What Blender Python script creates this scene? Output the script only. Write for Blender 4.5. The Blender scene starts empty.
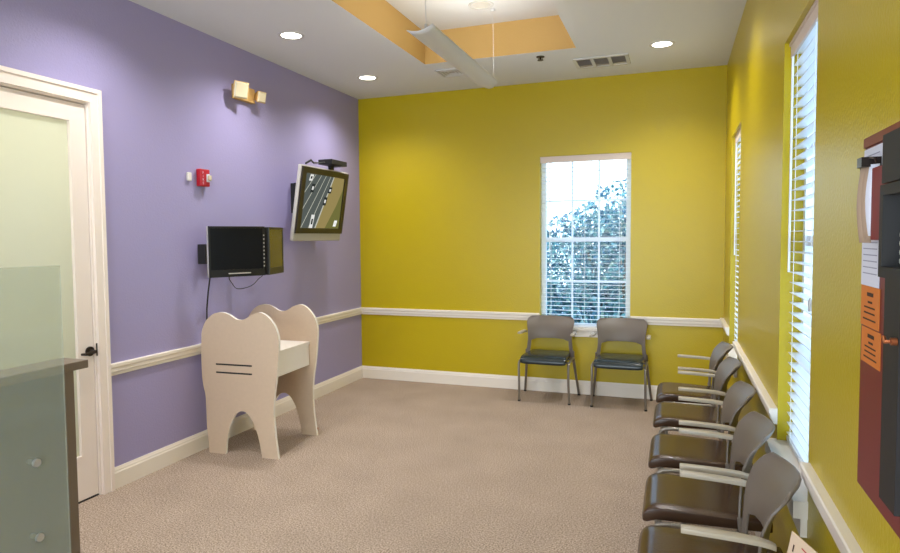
import bpy, bmesh, math, random
from mathutils import Vector, Matrix
random.seed(7)
S = bpy.context.scene
COL = S.collection
PI = math.pi

# ------------------------------------------------------------ camera, light, exposure
YAW, PITCH, ROLL = 0.35782012, -0.05214943, -0.00854973
FPX, CX, CY, EYE = 643.137, 434.915, 272.034, 1.6092
fw = Vector((-math.sin(YAW)*math.cos(PITCH), math.cos(YAW)*math.cos(PITCH), math.sin(PITCH)))
rt = Vector((math.cos(YAW), math.sin(YAW), 0)); up = rt.cross(fw)
r2 = rt*math.cos(ROLL) + up*math.sin(ROLL); u2 = -rt*math.sin(ROLL) + up*math.cos(ROLL)
cd = bpy.data.cameras.new('camera'); cam = bpy.data.objects.new('camera', cd); COL.objects.link(cam)
M4 = Matrix((( r2.x, u2.x, -fw.x, 0), (r2.y, u2.y, -fw.y, 0), (r2.z, u2.z, -fw.z, EYE), (0, 0, 0, 1)))
cam.matrix_world = M4
cd.sensor_fit = 'HORIZONTAL'; cd.sensor_width = 36; cd.lens = 36*FPX/900
cd.shift_x = (450-CX)/900; cd.shift_y = (CY-276.5)/900
cd.clip_start = 0.05; cd.clip_end = 200
S.camera = cam

wd = bpy.data.worlds.new('sky'); S.world = wd; wd.use_nodes = True
nt = wd.node_tree; nt.nodes.clear()
wo = nt.nodes.new('ShaderNodeOutputWorld'); bg = nt.nodes.new('ShaderNodeBackground')
tc = nt.nodes.new('ShaderNodeTexCoord'); sx = nt.nodes.new('ShaderNodeSeparateXYZ'); cr = nt.nodes.new('ShaderNodeValToRGB')
cr.color_ramp.elements[0].position = 0.0; cr.color_ramp.elements[0].color = (0.74, 0.92, 1.0, 1)
cr.color_ramp.elements[1].position = 0.6; cr.color_ramp.elements[1].color = (0.42, 0.66, 1.0, 1)
nt.links.new(tc.outputs['Generated'], sx.inputs[0]); nt.links.new(sx.outputs['Z'], cr.inputs[0])
nt.links.new(cr.outputs[0], bg.inputs['Color']); bg.inputs['Strength'].default_value = 3.4
nt.links.new(bg.outputs[0], wo.inputs[0])

S.view_settings.view_transform = 'Standard'; S.view_settings.look = 'None'
S.view_settings.gamma = 1.0; S.view_settings.use_curve_mapping = False
S.view_settings.exposure = 0.15
LAMP_W = 84.0          # each recessed downlight
LAMP_COL = (1.0, 0.965, 0.93)
# unseen area lamp added behind the camera as cool fill light
al = bpy.data.lights.new('rear_fill', 'AREA'); al.shape = 'RECTANGLE'; al.size = 3.0; al.size_y = 2.5
al.energy = 130; al.color = (0.86, 0.93, 1.0)
ao = bpy.data.objects.new('rear_fill', al); COL.objects.link(ao); ao.location = (-1.45, -3.02, 1.32); ao.rotation_euler = (math.radians(98), 0, 0)

# ------------------------------------------------------------ dimensions (metres)
XL, XR, D, H = -3.404, 0.436, 6.653, 3.20
YF = -3.0
TZ = 3.49             # ceiling of the raised tray
TX0, TX1, TY0, TY1 = -2.165, -0.80, 2.45, 5.575

# ------------------------------------------------------------ materials
MATS = {}
def srgb(r, g, b):
    f = lambda c: (c/255/12.92) if c/255 <= 0.04045 else ((c/255+0.055)/1.055)**2.4
    return (f(r), f(g), f(b), 1)
def mat(name, col, rough=0.6, metal=0.0, spec=0.5, bump=0.0, bscale=100.0, var=0.0, vscale=5.0, coat=0.0):
    m = bpy.data.materials.new(name); m.use_nodes = True
    n = m.node_tree; b = n.nodes['Principled BSDF']
    b.inputs['Base Color'].default_value = col
    b.inputs['Roughness'].default_value = rough; b.inputs['Metallic'].default_value = metal
    b.inputs['Specular IOR Level'].default_value = spec; b.inputs['Coat Weight'].default_value = coat
    t = n.nodes.new('ShaderNodeTexCoord')
    if var > 0:
        nz = n.nodes.new('ShaderNodeTexNoise'); nz.inputs['Scale'].default_value = vscale; nz.inputs['Detail'].default_value = 4
        mx = n.nodes.new('ShaderNodeMix'); mx.data_type = 'RGBA'
        c = col[:3]
        mx.inputs[6].default_value = (*[v*(1-var) for v in c], 1); mx.inputs[7].default_value = (*[min(1, v*(1+var)) for v in c], 1)
        n.links.new(t.outputs['Object'], nz.inputs['Vector']); n.links.new(nz.outputs['Fac'], mx.inputs[0]); n.links.new(mx.outputs[2], b.inputs['Base Color'])
    if bump > 0:
        nb = n.nodes.new('ShaderNodeTexNoise'); nb.inputs['Scale'].default_value = bscale; nb.inputs['Detail'].default_value = 2
        bp = n.nodes.new('ShaderNodeBump'); bp.inputs['Strength'].default_value = bump; bp.inputs['Distance'].default_value = 0.004
        n.links.new(t.outputs['Object'], nb.inputs['Vector']); n.links.new(nb.outputs['Fac'], bp.inputs['Height']); n.links.new(bp.outputs[0], b.inputs['Normal'])
    MATS[name] = m; return m
def emit(name, col, st):
    m = bpy.data.materials.new(name); m.use_nodes = True; n = m.node_tree; n.nodes.clear()
    e = n.nodes.new('ShaderNodeEmission'); e.inputs[0].default_value = col; e.inputs[1].default_value = st
    o = n.nodes.new('ShaderNodeOutputMaterial'); n.links.new(e.outputs[0], o.inputs[0]); MATS[name] = m; return m

mat('purple_paint', srgb(160, 153, 196), 0.42, spec=0.4, bump=0.35, bscale=90)
mat('yellow_paint', srgb(190, 168, 6), 0.32, spec=0.45, bump=0.35, bscale=90)
mat('cream_paint', srgb(226, 222, 208), 0.6)
mat('ceiling_paint', srgb(222, 224, 226), 0.85, spec=0.2, bump=0.25, bscale=70)
mat('tan_paint', srgb(200, 164, 100), 0.6, spec=0.3, bump=0.3, bscale=90)
mat('trim_paint', srgb(238, 230, 218), 0.4)
mat('door_paint', srgb(242, 230, 222), 0.4)
mat('white_vinyl', srgb(244, 248, 252), 0.35)
mat('blind_white', srgb(245, 248, 250), 0.4)
mat('valance_cream', srgb(222, 205, 192), 0.45)
mat('chair_shell', srgb(112, 102, 92), 0.42, spec=0.5)
mat('chair_arm', srgb(176, 166, 148), 0.35)
mat('chair_tube', srgb(140, 134, 124), 0.3, metal=0.6)
mat('chair_vinyl', srgb(70, 50, 36), 0.25, spec=0.33, bump=0.04, bscale=150)
mat('chair_vinyl_reflect', srgb(36, 46, 48), 0.25, spec=0.45, bump=0.04, bscale=150)  # chair vinyl with the teal reflection of wall and window in its colour
mat('rubber', srgb(30, 30, 30), 0.7)
mat('laminate', srgb(206, 184, 160), 0.45, var=0.05, vscale=40)
mat('laminate_edge', srgb(240, 234, 224), 0.4)
mat('black_plastic', srgb(16, 16, 18), 0.35)
mat('black_matte', srgb(26, 25, 26), 0.6)
mat('screen_off', srgb(14, 17, 24), 0.3, spec=0.22)
mat('screen_reflect', srgb(70, 62, 30), 0.2, spec=0.6)  # dark screen with the yellow wall's reflection put into its olive colour
mat('silver_plastic', srgb(186, 182, 176), 0.35)
mat('tv_bezel', srgb(44, 38, 30), 0.3)
mat('alarm_red', srgb(178, 14, 34), 0.35)
mat('panel_red', srgb(108, 16, 26), 0.4)
mat('panel_rust', srgb(120, 52, 26), 0.5)
mat('folder_red', srgb(120, 14, 24), 0.5)
mat('paper_white', srgb(214, 216, 226), 0.7)
mat('card_cream', srgb(206, 182, 156), 0.6)
mat('paper_tan', srgb(170, 145, 122), 0.7)
mat('tag_orange', srgb(206, 116, 40), 0.6)
mat('ink', srgb(60, 34, 20), 0.8)
mat('ink_grey', srgb(150, 152, 168), 0.8)
mat('ink_red', srgb(170, 50, 50), 0.8)
mat('lens_clear', srgb(204, 192, 160), 0.15, spec=0.7)
mat('beige_plastic', srgb(206, 166, 100), 0.4)
mat('off_white_plastic', srgb(226, 220, 212), 0.4)
mat('steel', srgb(196, 198, 198), 0.38, metal=0.7)
mat('bronze', srgb(46, 38, 34), 0.35, metal=0.6)
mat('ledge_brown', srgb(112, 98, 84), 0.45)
mat('half_wall_grey', srgb(60, 63, 63), 0.6)
mat('dark_gap', srgb(40, 30, 24), 0.8)
mat('vent_grey', srgb(178, 172, 166), 0.7)
mat('vent_white', srgb(206, 206, 204), 0.5)
mat('lcd', srgb(150, 146, 80), 0.3)
mat('button', srgb(190, 190, 180), 0.4)
mat('key_brass', srgb(180, 110, 70), 0.3, metal=0.7)
mat('table_wood', srgb(120, 84, 54), 0.4, var=0.2, vscale=8)
mat('pendant_white', srgb(214, 216, 220), 0.4)
mat('concrete', srgb(190, 200, 206), 0.9, var=0.1, vscale=2)
mat('leaf', srgb(112, 168, 176), 0.6, var=0.35, vscale=3)
mat('leaf_dark', srgb(76, 124, 150), 0.6, var=0.3, vscale=3)
mat('leaf_pale', srgb(184, 208, 200), 0.6)
mat('bark', srgb(110, 96, 84), 0.9)
emit('lamp_lens', (1.0, 0.93, 0.80, 1), 9.0)
emit('dim_lens', (1.0, 0.90, 0.72, 1), 0.85)
emit('led_green', (0.1, 0.8, 0.3, 1), 1.0)
# carpet
m = mat('carpet', srgb(136, 112, 92), 0.95, spec=0.1)
n = m.node_tree; b = n.nodes['Principled BSDF']; t = n.nodes.new('ShaderNodeTexCoord')
v1 = n.nodes.new('ShaderNodeTexNoise'); v1.inputs['Scale'].default_value = 115; v1.inputs['Detail'].default_value = 3
v2 = n.nodes.new('ShaderNodeTexNoise'); v2.inputs['Scale'].default_value = 3; v2.inputs['Detail'].default_value = 3
cr = n.nodes.new('ShaderNodeValToRGB'); cr.color_ramp.elements[0].position = 0.34; cr.color_ramp.elements[1].position = 0.66
cr.color_ramp.elements[0].color = srgb(134, 116, 100); cr.color_ramp.elements[1].color = srgb(216, 196, 178)
mx = n.nodes.new('ShaderNodeMix'); mx.data_type = 'RGBA'; mx.blend_type = 'MULTIPLY'; mx.inputs[0].default_value = 0.25
bp = n.nodes.new('ShaderNodeBump'); bp.inputs['Strength'].default_value = 0.7; bp.inputs['Distance'].default_value = 0.008
n.links.new(t.outputs['Object'], v1.inputs['Vector']); n.links.new(t.outputs['Object'], v2.inputs['Vector'])
n.links.new(v1.outputs['Fac'], cr.inputs[0]); n.links.new(cr.outputs[0], mx.inputs[6]); n.links.new(v2.outputs['Fac'], mx.inputs[7])
n.links.new(mx.outputs[2], b.inputs['Base Color']); n.links.new(v1.outputs['Fac'], bp.inputs['Height']); n.links.new(bp.outputs[0], b.inputs['Normal'])
# clear window glass and tinted screen glass: thin panes that let light straight through
def pane(name, tint, gloss, rough=0.02, haze=0.0, hazecol=(1, 1, 1, 1)):
    m = bpy.data.materials.new(name); m.use_nodes = True; n = m.node_tree; n.nodes.clear()
    o = n.nodes.new('ShaderNodeOutputMaterial'); tr = n.nodes.new('ShaderNodeBsdfTransparent'); tr.inputs[0].default_value = tint
    gl = n.nodes.new('ShaderNodeBsdfGlossy'); gl.inputs['Roughness'].default_value = rough
    mx = n.nodes.new('ShaderNodeMixShader'); mx.inputs[0].default_value = gloss
    n.links.new(tr.outputs[0], mx.inputs[1]); n.links.new(gl.outputs[0], mx.inputs[2])
    last = mx
    if haze > 0:
        df = n.nodes.new('ShaderNodeBsdfDiffuse'); df.inputs[0].default_value = hazecol
        m2 = n.nodes.new('ShaderNodeMixShader'); m2.inputs[0].default_value = haze
        n.links.new(mx.outputs[0], m2.inputs[1]); n.links.new(df.outputs[0], m2.inputs[2]); last = m2
    n.links.new(last.outputs[0], o.inputs[0]); MATS[name] = m
pane('window_glass', (0.95, 0.98, 1, 1), 0.008)
pane('screen_glass', (0.97, 0.99, 0.97, 1), 0.05, 0.08, 0.24, srgb(200, 210, 204))
# frosted door glass
m = bpy.data.materials.new('frosted_glass'); m.use_nodes = True; n = m.node_tree; n.nodes.clear()
o = n.nodes.new('ShaderNodeOutputMaterial'); tl = n.nodes.new('ShaderNodeBsdfTranslucent'); tl.inputs[0].default_value = srgb(242, 243, 236)
df = n.nodes.new('ShaderNodeBsdfDiffuse'); df.inputs[0].default_value = srgb(216, 220, 200)
gl = n.nodes.new('ShaderNodeBsdfGlossy'); gl.inputs['Roughness'].default_value = 0.25
a1 = n.nodes.new('ShaderNodeMixShader'); a1.inputs[0].default_value = 0.5; a2 = n.nodes.new('ShaderNodeMixShader'); a2.inputs[0].default_value = 0.06
n.links.new(tl.outputs[0], a1.inputs[1]); n.links.new(df.outputs[0], a1.inputs[2]); n.links.new(a1.outputs[0], a2.inputs[1]); n.links.new(gl.outputs[0], a2.inputs[2])
n.links.new(a2.outputs[0], o.inputs[0]); MATS['frosted_glass'] = m

# ------------------------------------------------------------ mesh helpers
class MB:
    def __init__(s): s.v = []; s.f = []; s.mi = []; s.cur = 0
    def mat(s, i): s.cur = i; return s
    def add(s, vs, fs):
        k = len(s.v); s.v += [Vector(q) for q in vs]
        for f in fs: s.f.append([k+i for i in f]); s.mi.append(s.cur)
        return s
    def box(s, x0, x1, y0, y1, z0, z1, bev=0.0):
        if bev <= 0:
            vs = [(x, y, z) for z in (z0, z1) for y in (y0, y1) for x in (x0, x1)]
            return s.add(vs, [(0,2,3,1),(4,5,7,6),(0,1,5,4),(2,6,7,3),(0,4,6,2),(1,3,7,5)])
        bm = bmesh.new(); bmesh.ops.create_cube(bm, size=1)
        for v in bm.verts: v.co = Vector(((x0+x1)/2+v.co.x*(x1-x0), (y0+y1)/2+v.co.y*(y1-y0), (z0+z1)/2+v.co.z*(z1-z0)))
        bmesh.ops.bevel(bm, geom=bm.edges[:], offset=bev, segments=2, affect='EDGES', profile=0.5)
        bm.verts.index_update()
        s.add([v.co.copy() for v in bm.verts], [[v.index for v in f.verts] for f in bm.faces]); bm.free(); return s
    def prism(s, pts, vec):          # closed outline (3D points) swept along vec
        vec = Vector(vec); a = [Vector(q) for q in pts]; n_ = len(a)
        s.add(a+[q+vec for q in a], [list(range(n_))[::-1], list(range(n_, 2*n_))]+[(i, (i+1) % n_, n_+(i+1) % n_, n_+i) for i in range(n_)])
        return s
    def tube(s, pts, r, seg=8, cap=True):
        P = [Vector(q) for q in pts]; rings = []; prev = None
        for i, q in enumerate(P):
            d = (P[min(i+1, len(P)-1)]-P[max(i-1, 0)]).normalized()
            if prev is None:
                a = Vector((0, 0, 1)) if abs(d.z) < .9 else Vector((1, 0, 0)); u = d.cross(a).normalized()
            else: u = (prev-d*prev.dot(d)).normalized()
            prev = u; w = d.cross(u); rr = r[i] if isinstance(r, (list, tuple)) else r
            rings.append([q+(u*math.cos(2*PI*k/seg)+w*math.sin(2*PI*k/seg))*rr for k in range(seg)])
        vs = [v for R in rings for v in R]; fs = []
        for i in range(len(P)-1):
            for k in range(seg): fs.append((i*seg+k, i*seg+(k+1) % seg, (i+1)*seg+(k+1) % seg, (i+1)*seg+k))
        if cap: fs += [list(range(seg))[::-1], [(len(P)-1)*seg+k for k in range(seg)]]
        return s.add(vs, fs)
    def disc(s, c, r, axis, h, seg=24, r2=None):   # short cylinder or cone, from c along axis*h
        c = Vector(c); ax = Vector(axis).normalized(); return s.tube([c, c+ax*h], [r, r if r2 is None else r2], seg)
    def grid(s, P, closed_u=False):     # P[i][j] points
        n1, n2 = len(P), len(P[0]); vs = [q for R in P for q in R]
        fs = [(i*n2+j, i*n2+j+1, (i+1)*n2+j+1, (i+1)*n2+j) for i in range(n1-1) for j in range(n2-1)]
        return s.add(vs, fs)
    def build(s, name, mats, parent=None, smooth=False, bevel=0.0, world=False):
        me = bpy.data.meshes.new(name); off = Vector((0, 0, 0))
        if world and parent is not None:
            q = parent
            while q is not None: off += q.location; q = q.parent
        me.from_pydata([v-off for v in s.v], [], s.f); me.update()
        if isinstance(mats, str): mats = [mats]
        for k in mats: me.materials.append(MATS[k])
        for p, i in zip(me.polygons, s.mi): p.material_index = i; p.use_smooth = smooth
        bm = bmesh.new(); bm.from_mesh(me); bmesh.ops.recalc_face_normals(bm, faces=bm.faces); 
        if bevel > 0:
            es = [e for e in bm.edges if len(e.link_faces) == 2 and e.calc_face_angle(0) > 0.6]
            bmesh.ops.bevel(bm, geom=es, offset=bevel, segments=2, affect='EDGES', profile=0.5)
        bm.to_mesh(me); bm.free()
        if smooth:
            try: me.set_sharp_from_angle(angle=math.radians(40))
            except Exception: pass
        o = bpy.data.objects.new(name, me); COL.objects.link(o); o.parent = parent
        return o
def thing(name, label, cat, loc=(0, 0, 0), rz=0, group=None):
    o = bpy.data.objects.new(name, None); COL.objects.link(o); o.empty_display_size = 0.05
    o.location = loc; o.rotation_euler = (0, 0, rz); o['label'] = label; o['category'] = cat
    if group: o['group'] = group
    return o
def tag(o, label, cat, group=None):
    o['label'] = label; o['category'] = cat
    if group: o['group'] = group
    return o
def struct(o, label=None):
    o['kind'] = 'structure'
    if label: o['label'] = label
    return o
def dup(root, loc, rz, label, group=None):
    r = root.copy(); COL.objects.link(r); r.location = loc; r.rotation_euler = (0, 0, rz); r['label'] = label
    if group: r['group'] = group
    for ch in list(root.children):
        c = ch.copy(); COL.objects.link(c); c.parent = r
        for g in list(ch.children):
            d = g.copy(); COL.objects.link(d); d.parent = c
    return r
def text_mesh(txt, size, depth=0.0):
    c = bpy.data.curves.new('t', 'FONT'); c.body = txt; c.size = size; c.extrude = depth; c.align_x = 'CENTER'; c.align_y = 'CENTER'
    o = bpy.data.objects.new('t', c); COL.objects.link(o)
    dg = bpy.context.evaluated_depsgraph_get(); me = bpy.data.meshes.new_from_object(o.evaluated_get(dg))
    vs = [v.co.copy() for v in me.vertices]; fs = [list(p.vertices) for p in me.polygons]
    bpy.data.objects.remove(o); bpy.data.curves.remove(c); bpy.data.meshes.remove(me)
    return vs, fs
def catmull(pts, sub=4, closed=True):
    out = []; n_ = len(pts)
    for i in range(n_):
        p0, p1, p2, p3 = [Vector(pts[(i+k) % n_]) for k in (-1, 0, 1, 2)]
        for j in range(sub):
            t = j/sub
            out.append(0.5*((2*p1)+(-p0+p2)*t+(2*p0-5*p1+4*p2-p3)*t*t+(-p0+3*p1-3*p2+p3)*t**3))
    return out

# ------------------------------------------------------------ room shell
W = 0.14
struct(MB().box(XL-W, XR+W, YF-W, D+W, -0.12, 0).build('floor', 'carpet'), 'brown grey looped carpet covering the waiting room floor')
DY0, DY1, DZ = 2.10, 3.017, 2.465
struct(MB().box(XL-W, XL, YF-W, DY0, 0, H).box(XL-W, XL, DY1, D, 0, H).box(XL-W, XL, DY0, DY1, DZ, H).build('wall_left', 'purple_paint'), 'lavender purple left wall')
BX0, BX1, WZ0, WZ1 = -1.320, -0.415, 0.665, 2.440
struct(MB().box(XL-W, BX0, D, D+W, 0, H).box(BX1, XR, D, D+W, 0, H).box(BX0, BX1, D, D+W, 0, WZ0).box(BX0, BX1, D, D+W, WZ1, H).build('wall_back', 'yellow_paint'), 'mustard yellow back wall')
AY0, AY1, CY0, CY1 = 2.485, 3.195, 5.18, 5.95
w = MB()
for a, b_ in ((YF-W, AY0), (AY1, CY0), (CY1, D+W)): w.box(XR, XR+W, a, b_, 0, H)
for a, b_ in ((AY0, AY1), (CY0, CY1)): w.box(XR, XR+W, a, b_, 0, WZ0); w.box(XR, XR+W, a, b_, WZ1, H)
struct(w.build('wall_right', 'yellow_paint'), 'mustard yellow right wall with two tall windows')
# front wall behind the camera, with an unglazed opening added to let sky light in
w = MB().box(XL, -3.0, YF-W, YF, 0, H).box(0.1, XR, YF-W, YF, 0, H).box(-3.0, 0.1, YF-W, YF, 2.6, H)
struct(w.build('wall_front', 'cream_paint'))
# ceiling with the raised tray
c = MB().box(XL-W, TX0, YF-W, D+W, H, H+0.10).box(TX1, XR+W, YF-W, D+W, H, H+0.10).box(TX0, TX1, YF-W, TY0, H, H+0.10).box(TX0, TX1, TY1, D+W, H, H+0.10)
ceil = struct(c.build('ceiling', 'ceiling_paint'), 'pale grey ceiling with a raised tray')
s_ = MB().box(TX0-0.04, TX0+0.001, TY0, TY1, H+0.0015, TZ).box(TX1-0.001, TX1+0.04, TY0, TY1, H+0.0015, TZ).box(TX0, TX1, TY1-0.001, TY1+0.04, H+0.0015, TZ).box(TX0, TX1, TY0-0.04, TY0+0.001, H+0.0015, TZ)
o = s_.build('tray_side', 'tan_paint', ceil); o['label'] = 'tan painted vertical sides of the ceiling tray'
o = MB().box(TX0-0.04, TX1+0.04, TY0-0.04, TY1+0.04, TZ, TZ+0.1).build('tray_top', 'ceiling_paint', ceil)

def base_profile(h=0.139, t=0.016):     # (out, z)
    return [(0, 0), (t, 0), (t, h*0.74), (t*0.72, h*0.80), (t*0.72, h*0.86), (t*0.45, h*0.93), (t*0.3, h), (0, h)]
def rail_profile(z0=0.742, z1=0.820, t=0.024):
    h = z1-z0
    return [(0, z0), (t*0.5, z0), (t*0.55, z0+h*0.2), (t*0.8, z0+h*0.35), (t*0.8, z0+h*0.6), (t, z0+h*0.72), (t, z1-0.004), (t*0.85, z1), (0, z1)]
def run(profile, a, b_, normal):        # profile swept on a wall from a to b (xy), out along normal
    nx, ny = normal
    return [(a[0]+nx*q[0], a[1]+ny*q[0], q[1]) for q in profile], (b_[0]-a[0], b_[1]-a[1], 0)
def moulding(name, prof, segs, normal, label):
    m_ = MB()
    for a, b_ in segs: m_.prism(*run(prof, a, b_, normal))
    return struct(m_.build(name, 'trim_paint'), label)
moulding('baseboard_left', base_profile(), [((XL, 3.096), (XL, D)), ((XL, YF), (XL, DY0-0.08))], (1, 0), 'cream baseboard along the purple wall')
moulding('baseboard_back', base_profile(), [((XL, D), (XR, D))], (0, -1), 'cream baseboard along the yellow back wall')
moulding('baseboard_right', base_profile(), [((XR, YF), (XR, D))], (-1, 0), 'cream baseboard along the yellow right wall')
moulding('trim_1', rail_profile(), [((XL, 3.096), (XL, D))], (1, 0), 'cream chair rail on the purple wall')
moulding('trim_2', rail_profile(), [((XL+0.02, D), (BX0-0.003, D))], (0, -1), 'cream chair rail left of the back window')
moulding('trim_3', rail_profile(), [((BX1+0.003, D), (XR, D))], (0, -1), 'cream chair rail right of the back window')
moulding('trim_4', rail_profile(0.765, 0.835, 0.034), [((XR, CY1), (XR, D-0.025))], (-1, 0), 'short chair rail in the right back corner')
moulding('trim_5', rail_profile(0.765, 0.835, 0.034), [((XR, AY1), (XR, CY0))], (-1, 0), 'cream chair rail between the two right windows')
moulding('trim_6', rail_profile(0.765, 0.838, 0.032), [((XR, YF), (XR, AY0-0.03))], (-1, 0), 'cream chair rail below the red alarm cabinet')

# ------------------------------------------------------------ door
door = struct(thing('door_1', 'cream framed door with a tall frosted glass panel in the purple wall', 'door', (XL, (DY0+DY1)/2, 0))); del door['category']
cs = MB()
T = 0.02
def caspts(y0, y1, z0, z1): cs.box(XL, XL+T, y0, y1, z0, z1)
caspts(DY1, 3.095, 0, DZ+0.085); caspts(DY0-0.08, DY0, 0, DZ+0.085); caspts(DY0, DY1, DZ, DZ+0.085)
cs.box(XL+T, XL+T+0.008, 3.070, 3.095, 0, DZ+0.085); cs.box(XL+T, XL+T+0.008, DY0-0.08, 3.07, DZ+0.06, DZ+0.085)
cs.box(XL-W, XL, DY1-0.012, DY1, 0, DZ).box(XL-W, XL, DY0, DY0+0.012, 0, DZ).box(XL-W, XL, DY0+0.012, DY1-0.012, DZ-0.012, DZ)
cs.build('door_casing', 'door_paint', door, world=True)
q = MB(); px0, px1 = XL-0.055, XL-0.012
L0, L1 = DY0+0.016, DY1-0.016
G0, G1, GZ0, GZ1 = L0+0.10, 2.905, 0.27, 2.352
q.box(px0, px1, L0, G0, 0.012, DZ-0.018).box(px0, px1, G1, L1, 0.012, DZ-0.018).box(px0, px1, G0, G1, 0.012, GZ0).box(px0, px1, G0, G1, GZ1, DZ-0.018)
for (a, b_, z0, z1) in ((G0, G0+0.016, GZ0+0.016, GZ1-0.016), (G1-0.016, G1, GZ0+0.016, GZ1-0.016), (G0, G1, GZ0, GZ0+0.016), (G0, G1, GZ1-0.016, GZ1)): q.box(px0+0.006, px1+0.004, a, b_, z0, z1)
leaf = q.build('door_leaf', 'door_paint', door, world=True)
MB().box(XL-0.040, XL-0.030, G0+0.01, G1-0.01, GZ0+0.01, GZ1-0.01).build('glass_panel', 'frosted_glass', leaf, world=True)
MB().box(XL-0.05, XL-0.01, DY0+0.013, DY1-0.013, 0.0, 0.008).build('gap_shade', 'dark_gap', door, world=True)  # dark strip painted in for the shaded gap under the door
hm = MB().disc((px1, 2.972, 0.925), 0.030, (1, 0, 0), 0.010).disc((px1+0.010, 2.972, 0.925), 0.012, (1, 0, 0), 0.035)
hm.tube([(px1+0.045, 2.978, 0.925), (px1+0.048, 2.94, 0.926), (px1+0.046, 2.91, 0.918), (px1+0.040, 2.880, 0.922)], [0.010, 0.010, 0.009, 0.007], 8)
o = hm.build('door_handle', 'bronze', leaf, smooth=True, world=True); o['label'] = 'dark bronze lever handle'
o = MB().box(XL-0.0005, XL+0.006, DY1-0.006, DY1+0.012, 0.89, 0.97).build('strike_plate', 'bronze', door, world=True)
# unseen corridor; its lamp is added to light the frosted glass from behind
k = MB(); cx0, cx1, cy0, cy1, ch = XL-1.5, XL-W, 1.4, 3.8, 2.75
k.box(cx0-0.1, cx0, cy0, cy1, 0, ch).box(cx0-0.1, cx1, cy0-0.1, cy0, 0, ch).box(cx0-0.1, cx1, cy1, cy1+0.1, 0, ch).box(cx0-0.1, cx1, cy0-0.1, cy1+0.1, ch, ch+0.1).box(cx0-0.1, cx1, cy0-0.1, cy1+0.1, -0.12, 0)
struct(k.build('wall_corridor', 'cream_paint'))
ld = bpy.data.lights.new('glass_backlight', 'AREA'); ld.energy = 22; ld.size = 0.6; ld.color = (1, 0.96, 0.82)
lo = bpy.data.objects.new('glass_backlight', ld); COL.objects.link(lo); lo.location = (XL-0.85, 2.6, ch-0.04)

# ------------------------------------------------------------ windows with frames, muntins, sills
def window(name, frame_fn, label, loc):
    r = struct(thing(name, label, 'window', loc)); del r['category']; frame_fn(r); return r
def slab(m_, T_, u0, u1, d0, d1, z0, z1):       # u along wall, d outward into the wall
    a = T_(u0, d0); b_ = T_(u1, d1)
    m_.box(min(a[0], b_[0]), max(a[0], b_[0]), min(a[1], b_[1]), max(a[1], b_[1]), z0, z1)
def make_window(name, T_, u0, u1, label):
    c0 = T_((u0+u1)/2, 0); r = struct(thing(name, label, 'window', (c0[0], c0[1], WZ0))); del r['category']; so = 0.054 if T_ is TR else 0.03
    f = MB()
    for (a, b_, z0, z1) in ((u0, u0+0.05, WZ0, WZ1), (u1-0.05, u1, WZ0, WZ1), (u0+0.05, u1-0.05, WZ0, WZ0+0.05), (u0+0.05, u1-0.05, WZ1-0.05, WZ1)): slab(f, T_, a, b_, 0.085, 0.135, z0, z1)
    zm = 1.585
    slab(f, T_, u0+0.05, u1-0.05, 0.09, 0.13, zm-0.022, zm+0.022)
    f.build('window_frame', 'white_vinyl', r, world=True)
    g = MB(); iw = (u1-u0-0.1)
    for k_ in (1, 2): slab(g, T_, u0+0.05+iw*k_/3-0.009, u0+0.05+iw*k_/3+0.009, 0.102, 0.12, WZ0+0.05, WZ1-0.05)
    for zz in ((zm+WZ1-0.05)/2, (zm+WZ0+0.05)/2): slab(g, T_, u0+0.05, u1-0.05, 0.1021, 0.1199, zz-0.009, zz+0.009)
    g.build('muntin', 'white_vinyl', r, world=True)
    gl_ = MB(); slab(gl_, T_, u0+0.05, u1-0.05, 0.110, 0.113, WZ0+0.05, WZ1-0.05); gl_.build('window_pane', 'window_glass', r, world=True)
    s1 = MB(); sz, sb, hn = (WZ0+0.018, WZ0-0.004, 0.03) if so < .05 else (WZ0+0.030, WZ0-0.030, 0.02); slab(s1, T_, u0+0.001, u1-0.001, -0.0004, 0.085, WZ0+0.0005, sz); slab(s1, T_, u0-hn, u1+hn, -so*.85, -0.0005, sb, sz); slab(s1, T_, u0-hn*.5, u1+hn*.5, -so*.4, -0.0005, sb-0.068, sb-0.0003)
    o = s1.build('window_sill', 'trim_paint', r, world=True)
    return r
TB = lambda u, d: (u, D+d)
TR = lambda u, d: (XR+d, u)
make_window('window_1', TB, BX0, BX1, 'tall white window in the yellow back wall')
make_window('window_2', TR, AY0, AY1, 'nearer window in the yellow right wall')
make_window('window_3', TR, CY0, CY1, 'farther window in the yellow right wall')

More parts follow.
